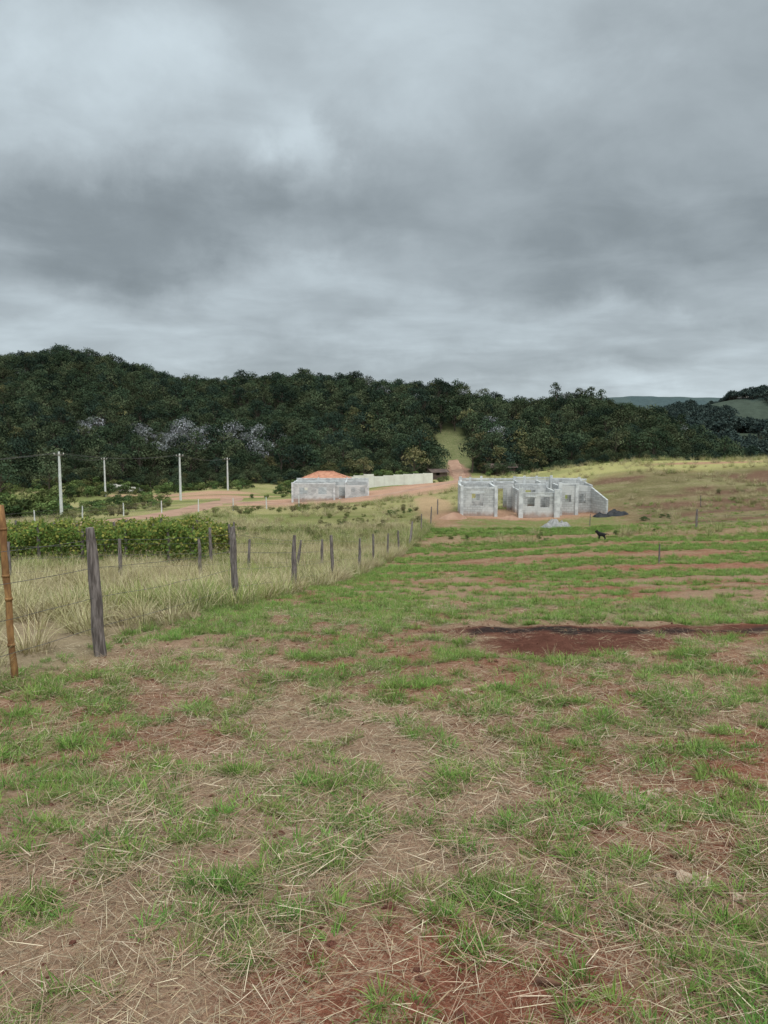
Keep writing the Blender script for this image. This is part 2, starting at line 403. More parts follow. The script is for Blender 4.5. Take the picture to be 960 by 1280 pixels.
# ------------------------------------------------------------------ grass sources
def blades(mb, n, R, L, W, lean, droop, cols, seg=4, z0=(0, 0), mat=0, out=.6):
    r = R*np.sqrt(rng.random(n)); ph = rng.random(n)*2*math.pi
    az = ph + rng.normal(0, out, n)
    ln = rng.uniform(*L, n); w = rng.uniform(*W, n)
    le = rng.uniform(*lean, n) ; dr = rng.uniform(*droop, n)
    p = np.stack([r*np.cos(ph), r*np.sin(ph), rng.uniform(z0[0], z0[1]+1e-6, n)], 1)
    side = np.stack([-np.sin(az), np.cos(az), np.zeros(n)], 1)
    tw = rng.normal(0, .5, n); side[:, 2] = np.sin(tw)*.6
    V = np.zeros((n, seg+1, 2, 3))
    for k in range(seg+1):
        s = k/seg
        wk = w * (1 - s**1.7)*(.55+.45*min(1, s*4)) + .0006
        V[:, k, 0] = p - side*wk[:, None]/2; V[:, k, 1] = p + side*wk[:, None]/2
        th = le + dr*(s+.5/seg)
        st_ = ln/seg
        p = p + np.stack([np.sin(th)*np.cos(az)*st_, np.sin(th)*np.sin(az)*st_, np.cos(th)*st_], 1)
        p[:, 2] = np.maximum(p[:, 2], .004)
    base = (np.arange(n)*(seg+1)*2)[:, None]
    Q = np.concatenate([base + np.array([2*k, 2*k+1, 2*k+3, 2*k+2]) for k in range(seg)], 0)
    ci = rng.integers(0, len(cols), n); C = np.array(cols)[ci] * rng.uniform(.65, 1.3, (n, 1))
    C = np.repeat(C, (seg+1)*2, axis=0)
    mb.add(V.reshape(-1, 3), Q, mat, C)

def source(colname, meshes_mats):
    col = bpy.data.collections.new(colname)
    for i, (mb, mats) in enumerate(meshes_mats):
        o = bpy.data.objects.new('%s_part_%02d' % (colname, i), mb.mesh('%s_%02d' % (colname, i), mats))
        col.objects.link(o)
    return col
G1 = [(.15,.265,.058),(.195,.32,.078),(.115,.20,.047),(.24,.32,.10),(.17,.28,.062)]
GD = [(.36,.28,.16),(.42,.34,.20),(.28,.20,.11)]
lst = []
for i in range(8):
    mb = MB(); R = (.04,.06,.09,.05,.11,.07,.14,.03)[i]; n = (36,52,60,28,62,58,70,16)[i]
    blades(mb, n, R, (.05,.17), (.004,.009), (.15,1.05), (.1,1.1), G1, out=.8, seg=3)
    blades(mb, 9, R, (.08,.20), (.0015,.0035), (.4,1.4), (.1,.6), GD, seg=2)
    lst.append((mb, [M_grass]))
C_tuft = source('green_grass_tufts', lst)
lst = []
for i in range(4):
    mb = MB()
    blades(mb, 50, .26, (.04,.17), (.0012,.003), (1.35,1.65), (-.1,.2), [(.42,.33,.22),(.33,.25,.17),(.50,.42,.30),(.24,.16,.10),(.30,.20,.13)], seg=2, z0=(.002,.016), out=3)
    lst.append((mb, [M_dry]))
C_straw = source('straw_litter_pieces', lst)
lst = []
for i in range(5):
    mb = MB(); dg = [(.40,.34,.20),(.48,.42,.27),(.31,.27,.14),(.35,.32,.16)]
    if i >= 3: dg += [(.16,.21,.06),(.20,.25,.07)]*2
    blades(mb, 80, .16, (.28,.68), (.004,.009), (.05,.6), (.3,1.5), dg, seg=4)
    blades(mb, 22, .22, (.1,.35), (.003,.007), (.6,1.4), (.1,.6), dg, seg=2)
    lst.append((mb, [M_dry]))
C_tall = source('tall_dry_grass_clumps', lst)

def scatter(name, x, y, z, rot, scl, idx, coll):
    n = len(x); me = bpy.data.meshes.new(name)
    me.vertices.add(n); me.vertices.foreach_set('co', np.stack([x, y, z], 1).ravel().astype(np.float32))
    a = me.attributes.new('rot', 'FLOAT_VECTOR', 'POINT'); a.data.foreach_set('vector', rot.ravel().astype(np.float32))
    a = me.attributes.new('scl', 'FLOAT_VECTOR', 'POINT'); a.data.foreach_set('vector', scl.ravel().astype(np.float32))
    a = me.attributes.new('idx', 'INT', 'POINT'); a.data.foreach_set('value', idx.astype(np.int32))
    o = bpy.data.objects.new(name, me); scene.collection.objects.link(o)
    ng = bpy.data.node_groups.new(name + '_scatter', 'GeometryNodeTree')
    ng.interface.new_socket('Geometry', in_out='INPUT', socket_type='NodeSocketGeometry')
    ng.interface.new_socket('Geometry', in_out='OUTPUT', socket_type='NodeSocketGeometry')
    N = ng.nodes; gi = N.new('NodeGroupInput'); go = N.new('NodeGroupOutput')
    ip = N.new('GeometryNodeInstanceOnPoints'); ci = N.new('GeometryNodeCollectionInfo')
    ci.inputs['Collection'].default_value = coll; ci.inputs['Separate Children'].default_value = True; ci.inputs['Reset Children'].default_value = True
    def na(nm, t):
        k = N.new('GeometryNodeInputNamedAttribute'); k.data_type = t; k.inputs['Name'].default_value = nm
        return [s for s in k.outputs if s.enabled and s.name == 'Attribute'][0]
    L = ng.links
    L.new(gi.outputs[0], ip.inputs['Points']); L.new(ci.outputs[0], ip.inputs['Instance'])
    ip.inputs['Pick Instance'].default_value = True
    L.new(na('idx', 'INT'), ip.inputs['Instance Index'])
    L.new(na('rot', 'FLOAT_VECTOR'), ip.inputs['Rotation']); L.new(na('scl', 'FLOAT_VECTOR'), ip.inputs['Scale'])
    L.new(ip.outputs[0], go.inputs[0])
    md = o.modifiers.new('scatter', 'NODES'); md.node_group = ng
    print(name, n)
    return o
def rots(n, tilt=.12):
    return np.stack([rng.normal(0, tilt, n), rng.normal(0, tilt, n), rng.random(n)*2*math.pi], 1)
def sc3(s, zs=None):
    return np.stack([s, s, s if zs is None else zs], 1)
def sample(n, ymax, power=1.0, kx=.58, bx=2.2, y0=1.0):
    y = y0 + (ymax - y0)*rng.random(n)**power
    x = (rng.random(n)*2-1)*(kx*y+bx)
    return x, y

# green tufts: many small tight clumps, irregularly spread
x, y = sample(125000, 62, .62)
xn, yn = sample(20000, 13, .62, .56, 1.3)
x = np.r_[x, xn]; y = np.r_[y, yn]
ok = (x > xf(y) - .3) & (~((y > 51) & (x > 3.0) & (x < 19)))
x, y = x[ok], y[ok]
gc = green_cover(x, y)
nse = fbm(x/.21, y/.21, 81, 2)*.72 + fbm(x/1.3, y/1.3, 82, 2)*.28
thr = np.interp(gc, [0, .5, .85, 1], [.9, .575, .45, .38])
rs_ = sm(15, 19, x - (y-50)*.12) * sm(40, 50, y + (x-20)*.1)
p = (sm(-.01, .05, nse - thr)*.96 + .045*(gc > .3)) * (1 - .95*rs_)
ok = rng.random(len(x)) < p
x, y = x[ok], y[ok]
ex = []
for cx, cy, rx, ry, n in ((-1.25,2.05,.28,.22,30),(.5,2.78,.6,.10,44),(1.25,2.25,.22,.2,30),(-.72,2.95,.2,.07,16),(-.3,3.12,.14,.08,14),(.13,3.6,.18,.08,14),
                        (1.3,5.8,.32,.15,16),(-.95,3.5,.3,.1,14),(-.05,2.02,.12,.08,9),(-1.5,2.7,.18,.2,16),(-.55,4.6,.3,.12,12),(.95,3.2,.3,.1,12),(1.6,3.0,.2,.15,12),
                        (-.2,4.1,.2,.1,9),(.7,4.5,.25,.1,10),(-.5,2.45,.16,.06,8)):
    ex.append(np.stack([rng.normal(cx, rx*.55, n), rng.normal(cy, ry*.55, n)], 1))
ex = np.concatenate(ex); x = np.r_[x, ex[:, 0]]; y = np.r_[y, ex[:, 1]]
n = len(x); s = rng.uniform(.4, 1.15, n) * np.interp(y, [0, 4, 10, 30, 60], [.68, .70, .90, 1.3, 1.9])
scatter('grass', x, y, zf(x, y)-.008, rots(n), sc3(s, s*rng.uniform(.6, .95, n)), rng.integers(0, 8, n), C_tuft)
# straw litter
x, y = sample(7800, 13, .65, .56, 1.2)
ok = (x > xf(y)-.5) & (rng.random(len(x)) < (.2+.8*sm(.40, .60, fbm(x/1.1, y/1.1, 90))) * (1-.95*bare(x, y)))
x, y = x[ok], y[ok]; n = len(x)
scatter('straw_litter', x, y, zf(x, y)+.002, rots(n, .05), sc3(rng.uniform(.5, 1.25, n)), rng.integers(0, 4, n), C_straw)
# tall dry grass
x = rng.uniform(-34, 4, 23000); y = 5 + 47*rng.random(23000)**.8
d = xf(y) - x
ok = (d > -.35) & (x > -.62*y - 3) & (rng.random(len(x)) < (.3 + .7*sm(.35, .55, fbm(x/1.8, y/1.8, 95))) * (1 - .35*sm(30, 50, y)))
x, y = x[ok], y[ok]
x2 = rng.uniform(-1, 60, 3500); y2 = rng.uniform(40, 100, 3500)
ok2 = (rng.random(3500) < sm(.45, .6, fbm(x2/4, y2/3, 97))*.9) & ~((x2 > 3.0) & (x2 < 20) & (y2 > 51) & (y2 < 68)) & (dirt(x2, y2) < .3)
x = np.r_[x, x2[ok2]]; y = np.r_[y, y2[ok2]]
x3 = rng.uniform(-48, 3, 4500); y3 = rng.uniform(50, 92, 4500)
ok3 = (rng.random(4500) < sm(.45, .62, fbm(x3/5, y3/4, 98))) & (np.abs(x3+21.5) > 5) & (dirt(x3, y3) < .3)
x = np.r_[x, x3[ok3]]; y = np.r_[y, y3[ok3]]
n = len(x)
s = rng.uniform(.5, 1.1, n) * np.interp(y, [0, 12, 30, 100], [.8, .95, 1.1, 1.4])
idx = np.where(fbm(x/3, y/3, 99) > .54, rng.integers(3, 5, n), rng.integers(0, 3, n))
scatter('tall_dry_grass', x, y, zf(x, y)-.02, rots(n, .15), sc3(s), idx, C_tall)
x, y = sample(3200, 45, .7)
ok = (x > xf(y)) & (rng.random(len(x)) < sm(.46, .62, fbm(x/2.2, y/2.2, 101)) * (1-bare(x, y)))
x, y = x[ok], y[ok]; n = len(x)
scatter('dry_tussocks', x, y, zf(x, y)-.02, rots(n, .35), sc3(rng.uniform(.13, .32, n)), rng.integers(0, 5, n), C_tall)

# clods and stones
def lump(seed, flat=.6, k=7, rough=.3):
    r_ = random.Random(seed); mb = MB(); V = []; m = 10
    for i in range(k+1):
        th = math.pi*i/k
        for j in range(m):
            a = 2*math.pi*j/m; r = .5*(1+rough*(r_.random()-.5)*2)
            V.append((r*math.sin(th)*math.cos(a), r*math.sin(th)*math.sin(a), r*math.cos(th)*flat))
    Q = [(i*m+j, (i+1)*m+j, (i+1)*m+(j+1) % m, i*m+(j+1) % m) for i in range(k) for j in range(m)]
    mb.add(V, Q); return mb
C_clod = source('clod_pieces', [(lump(i), [M_clod]) for i in range(4)])
C_rock = source('stone_pieces', [(lump(20+i, .3), [M_rock]) for i in range(4)])
x, y = sample(12000, 14, .7)
ok = (x > xf(y)); x, y = x[ok], y[ok]; n = len(x)
s = .008 + .030*rng.random(n)**4
scatter('soil_clods', x, y, zf(x, y), rots(n, .5), sc3(s), rng.integers(0, 4, n), C_clod)
pts = []
for cx, cy, rr, n in ((1.3,4.0,.22,26),(1.25,3.05,.14,10),(.55,6.1,.3,14),(1.1,3.6,.3,8),(-.5,5.2,.6,5),(2.4,5,.6,7)):
    pts.append(np.stack([rng.normal(cx, rr*.6, n), rng.normal(cy, rr*.4, n)], 1))
pts = np.concatenate(pts); x, y = pts[:, 0], pts[:, 1]; n = len(x)
scatter('pale_stones', x, y, zf(x, y)+.004, rots(n, .15), sc3(rng.uniform(.02, .07, n)), rng.integers(0, 4, n), C_rock)
mb = MB(); px, py = .55, 2.36; zz = z1(px, py)
mb.tube([(px-.05, py+.01, zz+.016), (px, py, zz+.02), (px+.045, py-.012, zz+.014)], [.010,.012,.009], 9, rough=.3)
mb.obj('fallen_stick', [M_stick], True)

# ------------------------------------------------------------------ trees
def leafcloud(mb, cen, rad, n, size, col, mat=1, flat=.75, jit=.2):
    d = rng.normal(0, 1, (n, 3)); d /= np.linalg.norm(d, axis=1)[:, None]
    d[:, 2] = np.where(d[:, 2] < -.3, -d[:, 2], d[:, 2])
    rr = rad*rng.uniform(.55, 1.12, n)[:, None]
    p = np.array(cen) + d*rr*np.array([1, 1, flat])
    nrm = d + rng.normal(0, .65, (n, 3)); nrm /= np.linalg.norm(nrm, axis=1)[:, None]
    a = np.cross(nrm, rng.normal(0, 1, (n, 3))); a /= np.linalg.norm(a, axis=1)[:, None]
    b = np.cross(nrm, a)
    s = size*rng.uniform(.5, 1.3, (n, 1))
    V = np.stack([p-a*s*.5, p-b*s*.3+nrm*s*.08, p+a*s*.5, p+b*s*.3+nrm*s*.08], 1).reshape(-1, 3)
    Q = np.arange(n*4).reshape(n, 4)
    C = np.array(col)*rng.uniform(1-jit, 1+jit, (n, 1))
    mb.add(V, Q, mat, np.repeat(C, 4, axis=0))
def tree(H, CR, nl, per, size, cols, trunk=.22, flat=.8):
    mb = MB(); bend = rng.normal(0, .3, 2)
    top = np.array([bend[0], bend[1], H*.72])
    mb.tube([(0,0,-.6),(bend[0]*.3,bend[1]*.3,H*.25),(bend[0]*.7,bend[1]*.7,H*.5),top], [H*.028,H*.02,H*.014,H*.006], 7, 0, (1,1,1), .15)
    for i in range(nl):
        a = 2*math.pi*(i/nl)*2.4 + rng.uniform(-.5, .5)
        f = i/(nl-1)
        hz = H*(.88 - (.62-trunk)*f*rng.uniform(.8, 1.1))
        rr = CR*(.12 + .62*math.sqrt(f))*rng.uniform(.75, 1.15)
        c = np.array([rr*math.cos(a)+bend[0], rr*math.sin(a)+bend[1], hz])
        st_ = np.array([bend[0]*.6, bend[1]*.6, hz*rng.uniform(.5, .75)])
        mb.tube([st_, (st_+c)/2+np.array([0,0,-.2]), c], [H*.011,H*.007,H*.003], 5, 0)
        leafcloud(mb, c, CR*rng.uniform(.36, .55), per, size, np.array(cols[i % len(cols)])*rng.uniform(.72, 1.28), flat=flat)
    return mb
D = [(.044,.064,.037),(.056,.076,.041),(.036,.054,.032)]
D2 = [(.072,.090,.048),(.052,.070,.038),(.086,.098,.054)]
D3 = [(.036,.055,.039),(.029,.046,.032)]
OL = [(.13,.125,.06),(.10,.11,.05),(.16,.145,.07)]
WH = [(.22,.23,.23),(.08,.095,.07),(.29,.29,.31),(.16,.17,.16)]
tl = [tree(10,4.4,11,70,.62,D), tree(9.0,4.3,10,70,.6,D2), tree(11.5,3.9,11,70,.6,D3), tree(8.6,4.8,12,62,.65,D), tree(10,3.8,9,76,.58,D2), tree(7.6,4.1,10,66,.6,D3),
      tree(10,4.2,11,66,.55,WH), tree(9,3.9,10,68,.58,OL), tree(12.5,3.0,9,66,.6,D)]
TM = [mb.mesh('tree_mesh_%d' % i, [M_bark, M_leaf]) for i, mb in enumerate(tl)]
C_tree = bpy.data.collections.new('forest_tree_kinds')
for i, me in enumerate(TM):
    C_tree.objects.link(bpy.data.objects.new('tree_kind_%02d' % i, me))
def ybase(x): return np.interp(x, [-420,-300,-110,-80,-40,0,40,90,130,170], [170,150,172,192,208,214,226,232,238,252])
def clearing(gx, gy):
    return (np.sqrt(((gx-22.5-(gy-258)*.06)/(7.5+(fbm(gx/9,gy/9,6)-.5)*7))**2 + ((gy-250)/41)**2) < 1) | (np.sqrt(((gx+186)/20)**2 + ((gy-400)/24)**2) < 1)
sp_ = 4.5
gx, gy = np.meshgrid(np.arange(-400, 190, sp_), np.arange(140, 500, sp_)); gx = gx.ravel()+rng.uniform(-2.2, 2.2, gx.size); gy = gy.ravel()+rng.uniform(-2.2, 2.2, gx.size)
ok = (gy > ybase(gx) + (fbm(gx/15, gy/15, 5)-.5)*16) & (gy < np.interp(gx, [-400,-170,-70,0,100,180], [495,480,408,395,348,325]))
ok &= ~clearing(gx, gy) & (np.abs(gx) < gy*.7+25)
x, y = gx[ok], gy[ok]; n = len(x)
idx = rng.choice([0,1,2,3,4,5,8], n, p=[.18,.22,.14,.15,.18,.10,.03])
idx = np.where((rng.random(n) < .006 + .70*(ell(x, y, -62, 246, 30, 12, .3) + .5*ell(x, y, -165, 390, 18, 14, .3)+.12*ell(x,y,10,330,40,12,.3))), 6, idx)
idx = np.where((rng.random(n) < .02 + .22*ell(x, y, 52, 240, 22, 10, .4)), 7, idx)
s = rng.uniform(.5, 1.05, n) * (.85+.3*fbm(x/25, y/25, 120))
zz = zf(x, y) - .3
xe = rng.uniform(-260, 150, 2600); ye = ybase(xe) + rng.uniform(-8, 16, 2600)
xc = 22.5 + rng.choice([-1, 1], 160)*rng.uniform(8, 12, 160); yc = rng.uniform(226, 300, 160)
xe = np.r_[xe, xc]; ye = np.r_[ye, yc]
oke = ~clearing(xe, ye) & (np.abs(xe) < ye*.7+25) & (np.abs(xe-21.5) > 5); xe, ye = xe[oke], ye[oke]; ne = len(xe)
x = np.r_[x, xe]; y = np.r_[y, ye]; s = np.r_[s, rng.uniform(.22, .5, ne)]; zz = np.r_[zz, zf(xe, ye)-.6]; idx = np.r_[idx, rng.choice([0,1,3,4,5,7], ne, p=[.2,.22,.2,.17,.15,.06])]
n = len(x)
scatter('forest_trees', x, y, zz, rots(n, .05), sc3(s*rng.uniform(.9,1.15,n), s*rng.uniform(.85,1.2,n)), idx, C_tree)
x = rng.uniform(120, 900, 18000); y = rng.uniform(430, 1500, 18000)
ok = (x < y*.72) & (x > y*.2) & (fbm(x/90, y/110, 68, 3) < .64)
x, y = x[ok], y[ok]; n = len(x)
C_far = bpy.data.collections.new('distant_tree_kinds')
M_far = leafmat('hazy_leaves', 0, .3, .02)
for i in range(3):
    mb = tree(10, 5.5, 8, 32, 1.5, [(.048,.068,.060),(.058,.077,.066),(.042,.060,.056)])  # leaf colours have the aerial haze mixed in
    C_far.objects.link(bpy.data.objects.new('distant_tree_%d' % i, mb.mesh('dt%d' % i, [M_bark, M_far])))
scatter('distant_woods', x, y, zf(x, y)-1, rots(n, .04), sc3(rng.uniform(.8, 1.6, n)), rng.integers(0, 3, n), C_far)

def put_tree(name, k, x, y, s, rz=0):
    o = bpy.data.objects.new(name, TM[k]); o.location = (x, y, z1(x, y)-.3); o.scale = (s, s, s*.92); o.rotation_euler[2] = rz
    scene.collection.objects.link(o)
for (k, px, py, s) in ((7,-14,200,.75),(7,-5,198,.7),(7,8,203,1.05),(7,-9,205,.7),(1,12,212,.7),(7,44,224,1.0),(1,-66,186,.8),(0,-80,160,.95),(3,-86,168,1.1),(2,-94,168,1.15),
                     (1,-76,174,.9),(0,-47,205,.6),(5,-24,204,.6),(1,33,214,.4),(0,50,222,.45),(7,-19,201,.55),(5,76,222,.5),(1,88,222,.5),(5,64,224,.4)):
    put_tree('yellowing_tree' if k == 7 else 'broadleaf_tree', k, px, py, s, random.random()*6)

# shrubs
def bush(cols, n=5, per=90, size=.17):
    mb = MB()
    for i in range(n):
        a = random.random()*6.28; r = random.random()*.7
        c = np.array([r*math.cos(a), r*math.sin(a), random.uniform(.25, .9)])
        mb.tube([(0,0,-.1), c*.5, c], [.03,.02,.01], 5, 0)
        leafcloud(mb, c, random.uniform(.35, .6), per, size, np.array(random.choice(cols))*random.uniform(.8, 1.2))
    return (mb, [M_bark, M_leaf])
C_bush = source('shrub_kinds', [bush([(.085,.125,.045),(.105,.145,.05)]), bush([(.065,.098,.04),(.10,.13,.05)]), bush([(.14,.155,.06),(.11,.135,.05)]), bush([(.21,.19,.10),(.15,.14,.07)])])
parts = []
def reg(cx, cy, rx, ry, n, smin, smax, kinds):
    a = rng.random(n)*6.28; r = np.sqrt(rng.random(n))
    parts.append(np.stack([cx+rx*r*np.cos(a), cy+ry*r*np.sin(a), rng.uniform(smin, smax, n), rng.choice(kinds, n)], 1))
reg(-55, 100, 13, 14, 110, 1.0, 2.6, [0,1,2]); reg(-68,125,14,20,90,1.2,3,[0,1,2]); reg(-44, 128, 7, 20, 60, .7, 1.7, [0,1,2]); reg(-46,150,5,6,20,.6,1.3,[0,2])
reg(-38, 108, 12, 5, 40, .4, 1.0, [0,2,3]); reg(-32,75,12,3,30,.3,.8,[2,3]); reg(-17, 134, 8, 2, 14, .4, 1.0, [0,2])
reg(-3, 52, 3, 10, 60, .15, .45, [2,3]); reg(2.0, 62, 2.0, 8, 26, .2, .5, [0,2,3]); reg(-8,46,6,3,50,.15,.45,[0,2,3])
reg(14, 190, 30, 8, 70, .5, 1.4, [0,2,3]); reg(-30, 195, 40, 10, 190, .7, 2.0, [0,1,2]); reg(60,212,34,12,150,.7,2.0,[0,1,2]); reg(95,150,40,30,50,.5,1.5,[0,2])
reg(19, 54, 2, 1, 6, .2, .4, [1]); reg(-14.5, 33, 9, 3, 30, .35, .7, [0,1]); reg(-70,178,30,12,130,.8,2.4,[0,1,2])
reg(24,100,14,6,10,.3,.6,[0,3]); reg(40,62,15,8,20,.15,.4,[2,3]); reg(9,45,10,5,22,.12,.28,[0,2]); reg(-20,178,16,6,50,.6,1.4,[0,1,2]); reg(-10,72,9,6,50,.2,.6,[2,3]); reg(-30,92,6,10,30,.3,.8,[2,3])
A = np.concatenate(parts); x, y = A[:, 0], A[:, 1]
ok = (np.abs(x - np.interp(y, [44,54,66,85,105,125,150], [-34,-24,-20,-21.5,-24,-25,-30])) > 3.4) & (dirt(x, y) < .3) & ~((y > 180) & (np.abs(x-20.5) < 4.5))
x, y, s, k = x[ok], y[ok], A[ok, 2], A[ok, 3]
scatter('shrubs', x, y, zf(x, y)-.05, rots(len(x), .1), sc3(s, s*rng.uniform(.7, 1.1, len(x))), k.astype(int), C_bush)

# ------------------------------------------------------------------ vineyard rows
def vine_row(x0, y0, x1_, y1_, h, n):
    e = empty('vineyard_row', (0, 0, 0)); mb = MB()
    t = rng.random(n); keep = fbm(t*16, t*0, int(x0*7) & 15) > .22
    t = t[keep]; n = len(t)
    x = x0+(x1_-x0)*t+rng.normal(0, .05, n); y = y0+(y1_-y0)*t+rng.normal(0, .17, n)
    hh = (fbm(t*24, t*0+3, 5)*.5+.75)*h
    z = zf(x, y) + hh*rng.random(n)**.6 + rng.normal(0, .06, n)
    p = np.stack([x, y, z], 1); nr = rng.normal(0, 1, (n, 3)); nr[:, 2] = abs(nr[:, 2])+.3; nr[:, 1] -= .6; nr /= np.linalg.norm(nr, axis=1)[:, None]
    a = np.cross(nr, rng.normal(0, 1, (n, 3))); a /= np.linalg.norm(a, axis=1)[:, None]; b = np.cross(nr, a); s = rng.uniform(.05, .14, (n, 1))
    V = np.stack([p-a*s*.5, p-b*s*.42, p+a*s*.5, p+b*s*.42], 1).reshape(-1, 3)
    cols = np.array([(.14,.195,.05),(.19,.235,.055),(.10,.15,.04),(.32,.29,.08),(.24,.26,.07)])
    C = cols[rng.choice(5, n, p=[.30,.25,.2,.12,.13])]*rng.uniform(.75, 1.25, (n, 1))
    mb.add(V, np.arange(n*4).reshape(n, 4), 0, np.repeat(C, 4, axis=0)); mb.obj('vine_leaves', [M_vine], parent=e)
    pb = MB(); m = int(abs(x1_-x0)/1.5)+1
    for i in range(m+1):
        u = i/m; px = x0+(x1_-x0)*u; py = y0+(y1_-y0)*u-.1; zz = z1(px, py)
        hgt = h*random.uniform(.95, 1.1)
        pb.tube([(px,py,zz-.3),(px+random.uniform(-.03,.03),py,zz+hgt*.5),(px+random.uniform(-.06,.06),py,zz+hgt)], [.06,.055,.045], 7, rough=.25)
        if i < m:
            qx = px+.7; zq = z1(qx, py+.1)
            pb.tube([(qx,py+.1,zq-.1),(qx+.05,py+.1,zq+.5),(qx-.03,py+.1,zq+h*.8)], [.03,.022,.015], 5, rough=.3)
    pb.obj('trellis_posts', [M_post], parent=e)
    wb = MB()
    for hh in (.5, .9, 1.25):
        wb.tube([(x0+(x1_-x0)*i/12, y0+(y1_-y0)*i/12, z1(x0+(x1_-x0)*i/12, y0+(y1_-y0)*i/12)+hh*h/1.4) for i in range(13)], [.004]*13, 4)
    wb.obj('trellis_wires', [M_wire], parent=e)
vine_row(-19, 25.5, -6.0, 26.5, 1.3, 15000)
vine_row(-20, 28, -5.9, 29.3, 1.4, 14000)
vine_row(-21, 31, -6.3, 32.2, 1.45, 13000)

# ------------------------------------------------------------------ wire fence
def post(mb, x, y, h, r, lean=(0, 0), sides=9, rough=.3):
    zz = z1(x, y)
    k = 7; P = []; R = []
    for i in range(k):
        t = i/(k-1); P.append((x+lean[0]*t+random.gauss(0, r*.12), y+lean[1]*t, zz-.25+(h+.25)*t)); R.append(r*(1.08-.2*t)*random.uniform(.9, 1.08))
    R[-1] *= .8
    mb.tube(P, R, sides, rough=rough)
def fence(name, posts, wires, wr=.0035, mat=None):
    e = empty(name); pb = MB(); wb = MB(); base = []
    for (x, y, h, r, lx) in posts:
        post(pb, x, y, h, r, (lx, 0)); base.append((x, y, z1(x, y), lx, h))
    for a, b in zip(base[:-1], base[1:]):
        for w in wires:
            pts = []; d = math.hypot(a[0]-b[0], a[1]-b[1])
            for i in range(9):
                t = i/8
                pts.append((a[0]+a[3]*w/1.3+(b[0]+b[3]*w/1.3-a[0]-a[3]*w/1.3)*t, a[1]+(b[1]-a[1])*t, a[2]+w*a[4]/1.3+(b[2]+w*b[4]/1.3-a[2]-w*a[4]/1.3)*t - .03*4*t*(1-t)*random.uniform(.5,1)*d/4))
            wb.tube(pts, [wr]*9, 4, cap=False)
    pb.obj('fence_posts', [mat or M_post], parent=e); wb.obj('fence_wires', [M_wire], parent=e)
fence('wire_fence', [(-4.2,.5,1.3,.06,0),(-3.62,4.6,1.3,.06,0),(-2.98,7.9,1.36,.062,-.05),(-2.52,12.9,1.32,.058,-.04),(-2.07,17.4,1.3,.055,.02),(-1.42,21.3,1.32,.055,-.06),(-.85,26,1.2,.05,.02),
    (-.42,30,1.25,.05,.0),(.15,34.5,1.2,.05,.04),(.72,38.5,1.2,.05,0),(1.5,43.5,1.25,.06,.1),(2.4,49,1.2,.05,0),(3.3,54,1.2,.05,.05),(4.2,60,1.2,.05,0)], (.3,.6,.9,1.18), .0025)
mb = MB(); post(mb, 1.35, 42, 1.3, .055, (.25, 1.0)); mb.obj('leaning_fence_post', [M_post])
mb = MB(); x0, y0 = -3.33, 6.75; zz = z1(x0, y0); P = []; R = []
for i in range(9):
    P.append((x0-.05*i/8+.006*math.sin(i*2), y0, zz-.1+1.68*i/8)); R.append(.027+.004*(i % 2))
mb.tube(P, R, 10, rough=.12)
for i in (2, 4, 5, 7):
    mb.tube([(P[i][0], y0, P[i][2]-.012), (P[i][0], y0, P[i][2]+.012)], [.034, .034], 10)
mb.obj('bamboo_stake', [M_bamboo], True)
fence('old_wire_fence', [(-12,17,1.1,.05,0),(-9.6,19.4,1.15,.06,.03),(-7.4,21.3,1.15,.055,0),(-5.6,23.2,1.15,.055,-.03),(-4.4,24.6,1.1,.05,.06),(-3.0,25.6,1.1,.05,.22),(-2.2,27,1.1,.05,0)], (.4,.8,1.15))
fence('pasture_fence', [(-40+3.1*i, 62+1.9*i+random.uniform(-.5,.5), 1.25, .06, random.uniform(-.06,.06)) for i in range(11)], (.4,.8,1.15), .006, M_conc)
fence('field_fence', [(19,46.5,1.1,.07,.02),(22.8,43.5,1.2,.07,0),(27,40.5,1.15,.06,0),(31,38,1.2,.06,0)], (.4,.8,1.15), .005)
for (px, py, h) in ((9.6,26.5,.7),(14,52,.8),(33,66,1.1),(24,58,.9)):
    mb = MB(); post(mb, px, py, h, .03, (random.uniform(-.05,.05), 0)); mb.obj('wooden_stake', [M_post])

# ------------------------------------------------------------------ utility poles
tops = {}
def pole(x, y, h, key, ang=0):
    zz = z1(x, y); e = empty('utility_pole', (x, y, zz), ang)
    mb = MB(); mb.tube([(0,0,-.8),(0,0,h*.5),(0,0,h)], [.22,.18,.13], 8); mb.obj('concrete_shaft', [M_conc], parent=e)
    mb = MB(); mb.box(-.6,.6,-.21,-.13,h-.45,h-.35); mb.obj('crossarm', [M_post], parent=e)
    mb = MB()
    for dx in (-.55, 0, .55):
        mb.tube([(dx,-.17,h-.35),(dx,-.17,h-.25),(dx,-.17,h-.14)], [.03,.07,.04], 8)
    mb.obj('insulators', [M_white], parent=e)
    c, s = math.cos(ang), math.sin(ang)
    tops[key] = [(x+dx*c, y+dx*s-.17, zz+h-.14) for dx in (-.55, 0, .55)]
pole(-41.3, 98, 8.2, 'a', .3); pole(-35, 132, 8.0, 'b', .3); pole(-36.6, 180, 7.6, 'c', .1); pole(-61, 168, 8.5, 'd', .4); pole(-75, 84, 8.2, 'e', .6)
mb0 = empty('power_line')
wb = MB()
for p, q in (('e','a'),('a','b'),('b','c'),('a','d')):
    for i in range(3):
        A_, B_ = np.array(tops[p][i]), np.array(tops[q][i])
        wb.tube([A_+(B_-A_)*t - np.array([0,0,.7*4*t*(1-t)]) for t in np.linspace(0, 1, 12)], [.010]*12, 4, cap=False)
wb.obj('cables', [M_wire], parent=mb0)

